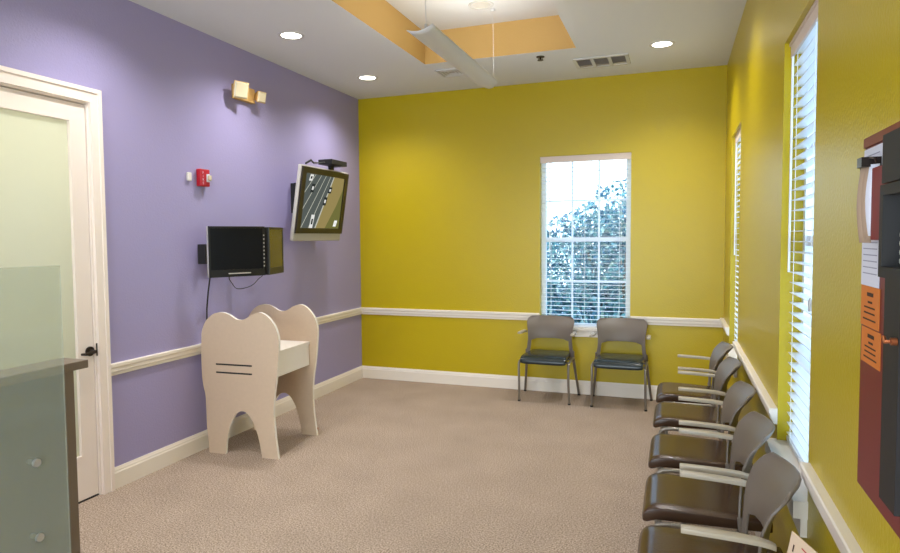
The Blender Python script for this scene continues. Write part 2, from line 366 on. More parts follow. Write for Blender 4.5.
def make_blind(T_, u0, u1, label, d0, d1, wand_u, cord_u, pitch=0.0445, tilt=0.0, flip=1):
    c0 = T_((u0+u1)/2, (d0+d1)/2); r = thing('window_blind', label, 'blind', (c0[0], c0[1], WZ0), 0, 'white slatted window blinds')
    z = WZ0+0.055+(.016 if T_ is TR else 0); sl = MB(); dm = (d0+d1)/2; hw = (d1-d0)/2
    while z < WZ1-0.075:
        a = [T_(u0+0.008, dm-hw*math.cos(tilt)), T_(u1-0.008, dm-hw*math.cos(tilt)), T_(u1-0.008, dm+hw*math.cos(tilt)), T_(u0+0.008, dm+hw*math.cos(tilt))]
        dz = hw*math.sin(tilt)
        zz = [z-dz, z-dz, z+dz, z+dz]
        bot = [(a[i][0], a[i][1], zz[i]) for i in range(4)]
        sl.add(bot+[(p_[0], p_[1], p_[2]+0.0028) for p_ in bot], [(3,2,1,0),(4,5,6,7),(0,1,5,4),(1,2,6,5),(2,3,7,6),(3,0,4,7)])
        z += pitch
    sl.build('slats', 'blind_white', r, world=True)
    v = MB(); slab(v, T_, u0+0.003, u1-0.003, d0-0.012, d0-0.002, WZ1-0.065, WZ1-0.002); slab(v, T_, u0+0.003, u1-0.003, d0-0.018, d0-0.012, WZ1-0.016, WZ1-0.002)
    o = v.build('valance', 'valance_cream', r, world=True); o['label'] = 'warm cream valance'
    hr = MB(); slab(hr, T_, u0+0.006, u1-0.006, d0+0.002, d1, WZ1-0.05, WZ1-0.004); hr.build('head_rail', 'blind_white', r, world=True)
    br = MB(); slab(br, T_, u0+0.008, u1-0.008, d0, d1, WZ0+(.038 if T_ is TR else .022), WZ0+(.056 if T_ is TR else .040)); br.build('bottom_rail', 'blind_white', r, world=True)
    ld_ = MB(); n_ = 3 if (u1-u0) > 0.8 else 2
    for k_ in range(n_):
        uu = u0+0.11+(u1-u0-0.22)*k_/(n_-1)
        for dd in (d0-0.0015, d1+0.0015):
            a = T_(uu, dd); ld_.tube([(a[0], a[1], WZ0+0.04), (a[0], a[1], WZ1-0.05)], 0.0013, 4)
    ld_.build('ladder_cord', 'blind_white', r, world=True)
    wv = T_(wand_u, d0-0.008); MB().tube([(wv[0], wv[1], WZ1-0.066), (wv[0], wv[1], 1.45)], 0.005, 8).build('tilt_wand', 'blind_white', r, world=True)
    cv = T_(cord_u, d0-0.006); cdm = MB().tube([(cv[0], cv[1], WZ1-0.066), (cv[0], cv[1], 1.38)], 0.0016, 5)
    cdm = cdm.build('lift_cord', 'blind_white', r, world=True)
    MB().tube([(cv[0], cv[1], 1.38), (cv[0], cv[1], 1.365), (cv[0], cv[1], 1.33)], [0.002, 0.008, 0.006], 8).build('cord_tassel', 'silver_plastic', cdm, world=True)
    return r
make_blind(TB, BX0, BX1, 'open white slatted blind in the back window behind two chairs', 0.022, 0.068, BX0+0.10, BX1-0.09)
make_blind(TR, AY0, AY1, 'open white slatted blind in the tall window beside the nearest chairs', 0.036, 0.082, AY1-0.035, AY0+0.20, tilt=0.0)
make_blind(TR, CY0, CY1, 'open white slatted blind in the narrow-looking window next to the back corner', 0.036, 0.082, CY1-0.04, CY0+0.15)

# ------------------------------------------------------------ outdoors
struct(MB().box(-14, 12, D+W+0.02, 24, -0.3, -0.15).box(XR+W+0.02, 12, -14, D+W+0.02, -0.3, -0.15).build('ground', 'concrete'), 'pale ground outside the windows')
def leaves(m_, c, rad, n_, size, shell=0.55):
    for _ in range(n_):
        while True:
            d = Vector((random.uniform(-1, 1), random.uniform(-1, 1), random.uniform(-1, 1)))
            if 0.05 < d.length < 1: break
        d = d.normalized()*(shell+(1-shell)*random.random())
        p_ = Vector((c[0]+d.x*rad[0], c[1]+d.y*rad[1], c[2]+d.z*rad[2]))
        if p_.z < -0.14: continue
        a = Vector((random.uniform(-1, 1), random.uniform(-1, 1), random.uniform(-1, 1))).normalized(); b2 = a.cross(Vector((random.random(), random.random(), random.random()))).normalized()
        s1 = size*random.uniform(.6, 1.3); m_.cur = random.choice((0, 0, 1, 2) if random.random() < .5 else (0, 1))
        m_.add([p_-a*s1, p_+b2*s1*.45, p_+a*s1, p_-b2*s1*.45], [(0, 1, 2, 3)])
def shrub(loc, blobs, n_, label):
    r = thing('shrub', label, 'shrub', (loc[0], loc[1], -0.15), 0)
    m_ = MB()
    for c, rad in blobs: leaves(m_, (loc[0]+c[0], loc[1]+c[1], c[2]), rad, n_, 0.05)
    m_.build('foliage', ['leaf', 'leaf_dark', 'leaf_pale'], r, world=True)
    st = MB()
    for k_ in range(5):
        a = k_*1.26; st.tube([(loc[0]+0.08*math.cos(a), loc[1]+0.08*math.sin(a), -0.15), (loc[0]+0.3*math.cos(a), loc[1]+0.3*math.sin(a), 0.7), (loc[0]+0.45*math.cos(a), loc[1]+0.45*math.sin(a), 1.4)], [0.04, 0.03, 0.015], 6)
    st.build('stem', 'bark', r, world=True)
shrub((-0.75, 9.2), [((0.25, 0, 1.3), (1.0, .6, 1.15)), ((-0.45, 0.1, 1.0), (.9, .6, 1.05)), ((0.9, 0.2, 1.6), (0.9, .6, 1.15)), ((0, 0, 0.4), (1.5, .6, .8))], 5200, 'large leafy shrub outside the back window')
shrub((2.7, 9.6), [((0.0, 0, 1.0), (1.2, .7, 1.2)), ((1.2, 0, .8), (1.1, .7, 1.0))], 900, 'leafy shrub outside the far right window')
# spiky plant in front of the shrub
gp = thing('spiky_plant', 'pale long-bladed plant outside the back window low in front of the shrub', 'plant', (-0.80, 8.0, -0.15))
m_ = MB()
for k_ in range(46):
    a = random.uniform(0, 2*PI); l_ = random.uniform(.5, 1.0); sp = random.uniform(.15, .5)
    b0 = Vector((-0.80+0.05*math.cos(a), 8.0+0.05*math.sin(a), -0.15)); dr = Vector((math.cos(a)*sp, math.sin(a)*sp, 0)); sd = Vector((-math.sin(a), math.cos(a), 0))*0.014
    pts = [b0+dr*t_*l_+Vector((0, 0, l_*1.15*(t_-0.35*t_*t_*sp*2))) for t_ in (0, .35, .7, 1)]
    m_.grid([[pts[0]-sd, pts[0]+sd], [pts[1]-sd*1.2, pts[1]+sd*1.2], [pts[2]-sd, pts[2]+sd], [pts[3]-sd*.1, pts[3]+sd*.1]])
m_.build('blades', 'leaf_pale', gp, world=True)

# ------------------------------------------------------------ ceiling fixtures
def spot(x, y, z, e):
    l = bpy.data.lights.new('downlight_lamp', 'SPOT'); l.energy = e; l.color = LAMP_COL; l.spot_size = math.radians(140); l.spot_blend = 0.9; l.shadow_soft_size = 0.06
    o_ = bpy.data.objects.new('downlight_lamp', l); COL.objects.link(o_); return o_
def make_downlight(x, y, z, label, e, lens='lamp_lens'):
    r = thing('recessed_downlight', label, 'ceiling light', (x, y, z), 0, 'round recessed ceiling downlights')
    m_ = MB(); R0, R1 = 0.080, 0.104; seg = 32
    P_ = [[Vector((x+q_*math.cos(2*PI*i/seg), y+q_*math.sin(2*PI*i/seg), zz)) for i in range(seg+1)] for q_, zz in ((R1, z-0.0008), (R1-0.004, z-0.006), (R0, z-0.006), (R0-0.004, z-0.002))]
    m_.grid(P_).build('trim_ring', 'vent_white', r, smooth=True, world=True)
    MB().disc((x, y, z-0.0035), R0-0.001, (0, 0, 1), 0.0025, 32).build('lens', lens, r, world=True)
    if e > 0:
        o_ = spot(x, y, z, e); o_.parent = r; o_.location = (0, 0, -0.02)
    return r
make_downlight(-2.82, 4.39, H, 'lit downlight above the emergency light, nearest one to the purple wall', LAMP_W)
make_downlight(-2.86, 5.80, H, 'lit downlight near the corner of purple and yellow walls', LAMP_W)
make_downlight(-0.12, 5.73, H, 'lit downlight right of the three-slot ceiling vent', LAMP_W)
make_downlight(-1.49, 5.10, TZ, 'dim downlight up inside the ceiling tray', 8, 'dim_lens')
for x, y in ((-2.82, 2.95), (-2.82, 1.5), (-2.82, 0.0), (-2.82, -1.6), (-1.48, 1.6), (-1.48, 0.2), (-0.9, -1.6)):  # unseen lamps added as fill for the near part of the room
    make_downlight(x, y, H, 'unseen added downlight in the ceiling outside the view', LAMP_W*(0.85 if x < -2 else 0.35))
make_downlight(-0.12, 4.39, H, 'lit downlight in the ceiling over the middle of the chair row', LAMP_W*.8)

v = thing('ceiling_vent', 'white three-slot return vent in the ceiling beside the downlight', 'vent', (-0.62, 6.07, H))
m_ = MB(); vx0, vx1, vy0, vy1 = -0.88, -0.40, 5.90, 6.24
for a in ((vx0, vx1, vy0, vy0+.03), (vx0, vx1, vy1-.03, vy1)): m_.box(*a, H-.012, H-.0005)
for xx in (vx0, vx0+.15, vx0+.30, vx1-.03): m_.box(xx, xx+.03, vy0+.03, vy1-.03, H-.012, H-.0005)
m_.build('vent_frame', 'vent_white', v, world=True)
MB().box(vx0+.03, vx1-.03, vy0+.03, vy1-.03, H-.004, H-.0006).build('vent_backing', 'vent_grey', v, world=True)
m_ = MB()
for i in range(3):
    a = vx0+.03+i*.15
    for j in range(9):
        yy = vy0+.04+j*.024; m_.add([(a, yy, H-.010), (a+.12, yy, H-.010), (a+.12, yy+.012, H-.003), (a, yy+.012, H-.003)], [(0, 1, 2, 3)])
m_.build('louver', 'vent_grey', v, world=True)
v = thing('ceiling_diffuser', 'small pale air diffuser in the ceiling behind the hanging pendant', 'vent', (-2.02, 5.92, H))
m_ = MB(); 
for i in range(4):
    r_ = .13-.03*i; m_.box(-2.02-r_, -2.02+r_, 5.92-r_, 5.92-r_+.012, H-.012+i*.002, H-.0005).box(-2.02-r_, -2.02+r_, 5.92+r_-.012, 5.92+r_, H-.012+i*.002, H-.0005).box(-2.02-r_, -2.02-r_+.012, 5.92-r_, 5.92+r_, H-.012+i*.002, H-.0005).box(-2.02+r_-.012, -2.02+r_, 5.92-r_, 5.92+r_, H-.012+i*.002, H-.0005)
m_.build('diffuser_ring', 'vent_white', v, world=True)
MB().box(-2.14, -1.90, 5.80, 6.04, H-.003, H-.0006).build('vent_backing', 'vent_grey', v, world=True)
sp = thing('fire_sprinkler', 'small dark sprinkler head in the ceiling between tray and vent', 'sprinkler', (-1.13, 5.72, H))
MB().disc((-1.13, 5.72, H-.006), .036, (0, 0, 1), .0055).build('escutcheon', 'bronze', sp, world=True)
MB().disc((-1.13, 5.72, H-.030), .009, (0, 0, 1), .024, 10).tube([(-1.145, 5.72, H-.015), (-1.15, 5.72, H-.025), (-1.13, 5.72, H-.030)], .003, 6).tube([(-1.115, 5.72, H-.015), (-1.11, 5.72, H-.025), (-1.13, 5.72, H-.030)], .003, 6).build('sprinkler_body', 'bronze', sp, world=True)
MB().disc((-1.13, 5.72, H-.034), .026, (0, 0, 1), .004, 16).build('deflector', 'bronze', sp, world=True)

# hanging curved pendant
PX, PY0, PY1, PZ = -1.455, 3.66, 5.26, 2.86
pn = thing('pendant_light', 'long white curved-blade pendant hanging on thin cables below the ceiling tray', 'pendant', (PX, (PY0+PY1)/2, PZ))
rows = []; hw = 0.082; ny = 24
for i in range(ny+1):
    t_ = i/ny; y = PY0+(PY1-PY0)*t_
    dd = (PY1-y); k_ = 1.0 if dd > .12 else math.sqrt(max(0.05, 1-((.12-dd)/.12)**2))
    row = []
    for j in range(13):
        s1 = -1+2*j/12; xx = s1*hw*k_; row.append(Vector((PX+xx, y, PZ+0.022*(s1*k_)**2+0.010*s1*k_)))
    rows.append(row)
m_ = MB().grid(rows); sh = m_.build('curved_blade', 'pendant_white', pn, smooth=True, world=True)
md = sh.modifiers.new('thick', 'SOLIDIFY'); md.thickness = 0.005; md.offset = 1
for yy in (PY0+.02, PY1-.03):
    MB().tube([(PX+.035, yy, PZ+.018), (PX+.028, yy, TZ)], .0028 if yy < 4 else .0012, 6).disc((PX+.028, yy, TZ-.02), .02, (0, 0, 1), .0195, 12).build('cable', 'pendant_white', pn, world=True)
MB().disc((PX+.035, PY0+.02, PZ+.008), .010, (0, 0, 1), .03, 10).build('cable_clamp', 'steel', pn, world=True)

ul = bpy.data.lights.new('tray_fill', 'AREA'); ul.shape = 'RECTANGLE'; ul.size = .1; ul.size_y = 1.3; ul.energy = 8; ul.color = (1, .93, .82)  # added lamp above the pendant that brightens the tray
uo = bpy.data.objects.new('tray_fill', ul); COL.objects.link(uo); uo.parent = pn; uo.location = (0, 0, .05); uo.rotation_euler = (PI, 0, 0)

# ------------------------------------------------------------ things on the purple wall
# emergency light
e = thing('emergency_light', 'twin-head emergency light high on the purple wall', 'emergency light', (XL, 4.57, 2.77))
MB().box(XL, XL+.045, 4.40, 4.66, 2.765, 2.885, .006).build('housing', 'beige_plastic', e, world=True)
def lamp_head(y, z, s1, yaw, tilt):
    R = Matrix.Rotation(yaw, 3, 'Z') @ Matrix.Rotation(tilt, 3, 'Y'); c = Vector((XL+.085, y, z)); m1 = MB(); m2 = MB()
    def bx(mb, d0, d1, h0, h1):
        vs = [c+R @ Vector((d, sy*h, sz*h)) for d, h in ((d0, h0), (d1, h1)) for sy, sz in ((-1, -1), (1, -1), (1, 1), (-1, 1))]
        mb.add(vs, [(3, 2, 1, 0), (4, 5, 6, 7), (0, 1, 5, 4), (1, 2, 6, 5), (2, 3, 7, 6), (3, 0, 4, 7)])
    bx(m1, -.03, .03, s1*.55, s1); bx(m1, -.05, -.03, s1*.3, s1*.3)
    h = m1.build('lamp_head', 'beige_plastic', e, world=True, bevel=.004)
    bx(m2, .030, .040, s1*.92, s1*.75); m2.build('lamp_lens', 'lens_clear', h, world=True, bevel=.003)
lamp_head(4.390, 2.822, .070, -.35, .2); lamp_head(4.660, 2.820, .048, -.2, .2)
# heat sensor and strobe
MB_ = MB().box(XL, XL+.022, 3.852, 3.890, 2.052, 2.116, .006).build('motion_sensor', 'off_white_plastic')
tag(MB_, 'tiny white sensor on the purple wall left of the red strobe', 'sensor')
st = thing('fire_strobe', 'red fire alarm strobe with a clear lens on the purple wall', 'fire alarm', (XL, 4.02, 2.02))
bd = MB().box(XL, XL+.045, 3.958, 4.062, 2.020, 2.152, .008).build('strobe_body', 'alarm_red', st, world=True)
MB().box(XL+.045, XL+.052, 4.018, 4.056, 2.055, 2.115, .003).build('lens_base', 'paper_white', st, world=True)
MB().box(XL+.052, XL+.075, 4.023, 4.051, 2.064, 2.106, .008).build('strobe_lens', 'lens_clear', st, world=True)
m_ = MB()
for i, ch_ in enumerate('FIRE'):
    vs, fs = text_mesh(ch_, .026); m_.add([(XL+.0458, 3.984+q_.x, 2.122-i*.026+q_.y) for q_ in vs], fs)
m_.build('fire_lettering', 'paper_white', st, world=True)

# television, tilted forward
tvr = thing('wall_television', 'silver and black television tilted on a wall bracket showing a highway', 'television', (XL, 5.55, 1.60))
tang = math.radians(9); RT = Matrix.Rotation(tang, 3, 'Y')
def tv(d, y, z): return Vector((-3.165, y, 1.94)) + RT @ Vector((d, 0, z-1.94))
def tvbox(m_, d0, d1, y0, y1, z0, z1):
    vs = [tv(d, y, z) for z in (z0, z1) for y in (y0, y1) for d in (d0, d1)]
    return m_.add(vs, [(0,2,3,1),(4,5,7,6),(0,1,5,4),(2,6,7,3),(0,4,6,2),(1,3,7,5)])
TY0_, TY1_, TZ0_, TZ1_ = 4.985, 5.835, 1.665, 2.270
tvbox(MB(), -.040, -.004, TY0_-.012, TY1_+.012, TZ0_-.075, TZ1_+.012).build('cabinet', 'silver_plastic', tvr, world=True, bevel=.01)
m_ = MB()
for a in ((TY0_, TY1_, TZ0_, TZ0_+.05), (TY0_, TY1_, TZ1_-.055, TZ1_), (TY0_, TY0_+.065, TZ0_+.05, TZ1_-.055), (TY1_-.065, TY1_, TZ0_+.05, TZ1_-.055)): tvbox(m_, -.004, .014, *a)
m_.build('bezel', 'tv_bezel', tvr, world=True)
# screen picture: a highway seen from above with cars
for nm, c_, s1 in (('road', (86, 92, 88), .9), ('verge', (150, 134, 84), .9), ('verge_dark', (112, 110, 60), .9), ('lane', (190, 190, 176), .9), ('car_white', (226, 226, 222), .9), ('car_dark', (44, 48, 46), .9), ('glint', (236, 238, 232), 1.0)): emit('tv_'+nm, srgb(*c_), s1)
sc = MB(); U0, U1, V0, V1 = TY0_+.065, TY1_-.065, TZ0_+.05, TZ1_-.055
def sp2(pts, mi, lay):
    pl = [(min(max(u_, 0), 1), min(max(v_, 0), 1)) for u_, v_ in pts]
    sc.cur = mi; sc.add([tv(.002+lay*.0006, U0+(U1-U0)*u_, V0+(V1-V0)*v_) for u_, v_ in pl], [list(range(len(pl)))])
sp2([(0, 0), (1, 0), (1, 1), (0, 1)], 1, 0)
sp2([(0, 0), (.38, 0), (.72, 1), (0, 1)], 0, 1)
sp2([(.62, 0), (1, 0), (1, .8), (.86, .45)], 2, 1)
for a, b2 in ((.02, .50), (-.18, .38), (-.40, .24), (.20, .62)): 
    # lane lines clipped at the left side of the picture
    v0 = 0 if a >= 0 else (-a)/(b2-a)
    sp2([(max(a, 0), v0), (max(a, 0)+.016, v0), (b2+.012, 1), (b2, 1)], 3, 2)
sp2([(.355, 0), (.385, 0), (.725, 1), (.70, 1)], 3, 2)
def car(u_, v_, l_, mi): sp2([(u_-.05, v_-l_), (u_+.03, v_-l_), (u_+.06, v_+l_), (u_-.02, v_+l_)], mi, 3); sp2([(u_-.02, v_-l_*.4), (u_+.02, v_-l_*.4), (u_+.03, v_+l_*.4), (u_-.01, v_+l_*.4)], 5 if mi == 4 else 4, 4)
car(.20, .74, .08, 5); car(.14, .93, .06, 4); car(.54, .52, .08, 5); car(.64, .74, .06, 5); car(.27, .12, .13, 4); car(.88, .10, .06, 6)
sc.build('screen', ['tv_road', 'tv_verge', 'tv_verge_dark', 'tv_lane', 'tv_car_white', 'tv_car_dark', 'tv_glint'], tvr, world=True)
MB().box(XL, XL+.03, 5.30, 5.75, 1.80, 2.15).box(XL+.03, -3.262, 5.36, 5.42, 1.85, 2.10).box(XL+.03, -3.262, 5.63, 5.69, 1.85, 2.10).box(XL, XL+.05, 5.24, 5.30, 1.86, 2.14).build('wall_bracket', 'black_matte', tvr, world=True)
m_ = MB().box(-3.21, -3.06, 5.42, 5.72, 2.325, 2.372, .004)
m_.box(-3.17, -3.14, 5.54, 5.60, 2.26, 2.326)
m_ = m_.build('cable_box', 'black_matte', tvr, world=True)
MB().tube([(-3.15, 5.10, 2.30), (-3.13, 5.16, 2.335), (-3.15, 5.24, 2.32), (-3.15, 5.35, 2.33), (-3.14, 5.43, 2.345)], .009, 6).build('cable', 'black_matte', tvr, smooth=True, world=True)

# pair of monitors on a wall arm
def frame_pts(S0, dr, length):
    dr = Vector(dr).normalized(); nrm = Vector((dr.y, -dr.x, 0)); return S0, dr, nrm
def monitor(name, S0, dr, length, z0, z1, label, back_mat, screen_mat, cat='monitor'):
    S0 = Vector(S0); dr = Vector(dr).normalized(); nr = Vector((dr.y, -dr.x, 0))
    r = thing(name, label, cat, (S0.x, S0.y, z0))
    def bx(mb, a0, a1, d0, d1, zz0, zz1):
        vs = [S0+dr*a+nr*d+Vector((0, 0, z_)) for z_ in (zz0, zz1) for d in (d0, d1) for a in (a0, a1)]
        return mb.add(vs, [(0,2,3,1),(4,5,7,6),(0,1,5,4),(2,6,7,3),(0,4,6,2),(1,3,7,5)])
    bx(MB(), 0, length, -.035, -.001, z0, z1).build('casing', back_mat, r, world=True, bevel=.004)
    bz = MB(); t_ = .016
    bx(bz, 0, length, -.001, .004, z1-t_, z1); bx(bz, 0, t_, -.001, .004, z0, z1-t_); bx(bz, length-t_, length, -.001, .004, z0, z1-t_); bx(bz, t_, length-t_, -.001, .004, z0, z0+.055)
    bz.build('bezel', 'black_plastic', r, world=True)
    bx(MB(), t_, length-t_, -.001, .001, z0+.055, z1-t_).build('screen', screen_mat, r, world=True)
    return r, bx, S0, dr, nr
m1r, bx, S0, dr, nr = monitor('computer_monitor', (-3.25, 3.89, 0), (.474, .88, 0), .452, 1.330, 1.715, 'black flat monitor with dark screen facing the room, above the white tooth-shaped desk', 'silver_plastic', 'screen_off')
bx(MB(), .15, .33, .004, .0055, 1.352, 1.360).build('logo_strip', 'silver_plastic', m1r, world=True)
bm_ = MB()
for k_ in range(9): bx(bm_, .439, .447, .004, .007, 1.40+k_*.03, 1.412+k_*.03)
bm_.build('edge_buttons', 'silver_plastic', m1r, world=True)
m2r, *_ = monitor('computer_monitor', (-3.034, 4.340, 0), (-.29, .957, 0), .375, 1.330, 1.712, 'second black monitor angled away toward the corner, glimpsed from the side', 'black_plastic', 'screen_reflect')
arm = m1r
MB().box(XL, XL+.02, 4.2, 4.42, 1.42, 1.62).build('mount_plate', 'black_matte', arm, world=True)
MB().box(XL+.02, -3.130, 4.30, 4.35, 1.49, 1.55).box(-3.130, -3.104, 4.250, 4.415, 1.48, 1.56).box(XL+.02, XL+.06, 3.97, 4.27, 1.50, 1.54).box(XL, -3.335, 3.955, 3.975, 1.43, 1.58).build('mount_arm', 'black_matte', arm, world=True)
cb = MB().tube([(-3.30, 3.96, 1.33), (-3.345, 3.99, 1.22), (-3.388, 4.02, 1.08), (-3.395, 4.02, .90), (-3.395, 4.02, .83)], .006, 8).build('power_cable', 'black_matte', smooth=True)
tag(cb, 'black power cable hanging straight down from the monitor behind the tooth desk', 'cable')
pts = [(-3.185, 4.06, 1.338), (-3.22, 4.12, 1.27), (-3.23, 4.20, 1.225), (-3.16, 4.27, 1.245), (-3.10, 4.285, 1.30), (-3.075, 4.290, 1.338)]
MB().tube(catmull(pts, 4)[:-3], .003, 6).build('signal_cable', 'black_matte', m1r, smooth=True, world=True)

# ------------------------------------------------------------ tooth-shaped play desk
TO = [[-3.363,.863],[-3.354,.938],[-3.312,1.014],[-3.245,1.062],[-3.175,1.073],[-3.112,1.055],[-3.058,1.026],[-3.014,1.020],[-2.970,1.034],[-2.912,1.066],[-2.850,1.079],[-2.789,1.050],[-2.735,.988],[-2.707,.918],[-2.702,.847],[-2.711,.728],[-2.726,.603],[-2.745,.486],[-2.754,.38],[-2.752,.245],[-2.741,.125]]
TI = [[-2.88,.111],[-2.905,.205],[-2.935,.270],[-2.972,.318],[-3.021,.338],[-3.075,.315],[-3.115,.255],[-3.145,.18],[-3.167,.09]]
TL = [[-3.322,.09],[-3.334,.20],[-3.336,.34],[-3.340,.44],[-3.358,.520],[-3.367,.613],[-3.368,.738]]
def smooth_open(p_, sub=4):
    out = []
    for i in range(len(p_)-1):
        a = [Vector(p_[max(0, min(len(p_)-1, i+k_))]) for k_ in (-1, 0, 1, 2)]
        for j in range(sub):
            t_ = j/sub; out.append(.5*((2*a[1])+(-a[0]+a[2])*t_+(2*a[0]-5*a[1]+4*a[2]-a[3])*t_*t_+(-a[0]+3*a[1]-3*a[2]+a[3])*t_**3))
    out.append(Vector(p_[-1])); return out
outline = smooth_open(TL+TO+[[-2.724, 0.0]]) + smooth_open([[-2.860, 0.0]]+TI+[[-3.176, 0.0]]) + [Vector((-3.318, 0.0))]
td = thing('tooth_desk', 'beige play desk whose two side panels are shaped like molar teeth', 'desk', (-3.03, 4.22, 0), 0.055)
def tooth_panel(y0, y1, fw_):
    P1 = [(q_.x, y0, q_.y) for q_ in outline]; m_ = MB(); n_ = len(P1)
    m_.mat(0).add(P1, [list(range(n_))]); m_.add([(a[0], y1, a[2]) for a in P1], [list(range(n_))[::-1]])
    m_.mat(1).add(P1+[(a[0], y1, a[2]) for a in P1], [(i, (i+1) % n_, n_+(i+1) % n_, n_+i) for i in range(n_)])
    o_ = m_.build('tooth_panel', ['laminate', 'laminate_edge'], td, world=True); return o_
pA = tooth_panel(3.918, 3.943, 1); pB = tooth_panel(4.515, 4.540, 1)
for z_ in (.676, .614): 
    MB().box(-3.24, -2.93, 3.9172, 3.9195, z_, z_+.012).build('handle_slot', 'black_matte', pA, world=True)
MB().box(-3.345, -2.775, 3.944, 4.514, .755, .778).build('desktop', 'laminate_edge', td, world=True)
MB().box(-2.80, -2.782, 3.944, 4.514, .585, .7545).box(-3.34, -3.322, 3.944, 4.514, .585, .7545).box(-3.3215, -2.8005, 3.944, 4.514, .60, .615).build('drawer_box', 'laminate_edge', td, world=True)
MB().disc((-2.735, 4.539, .05), .012, (0, 1, 0), .004, 12).build('foot_glide', 'key_brass', pB, world=True)

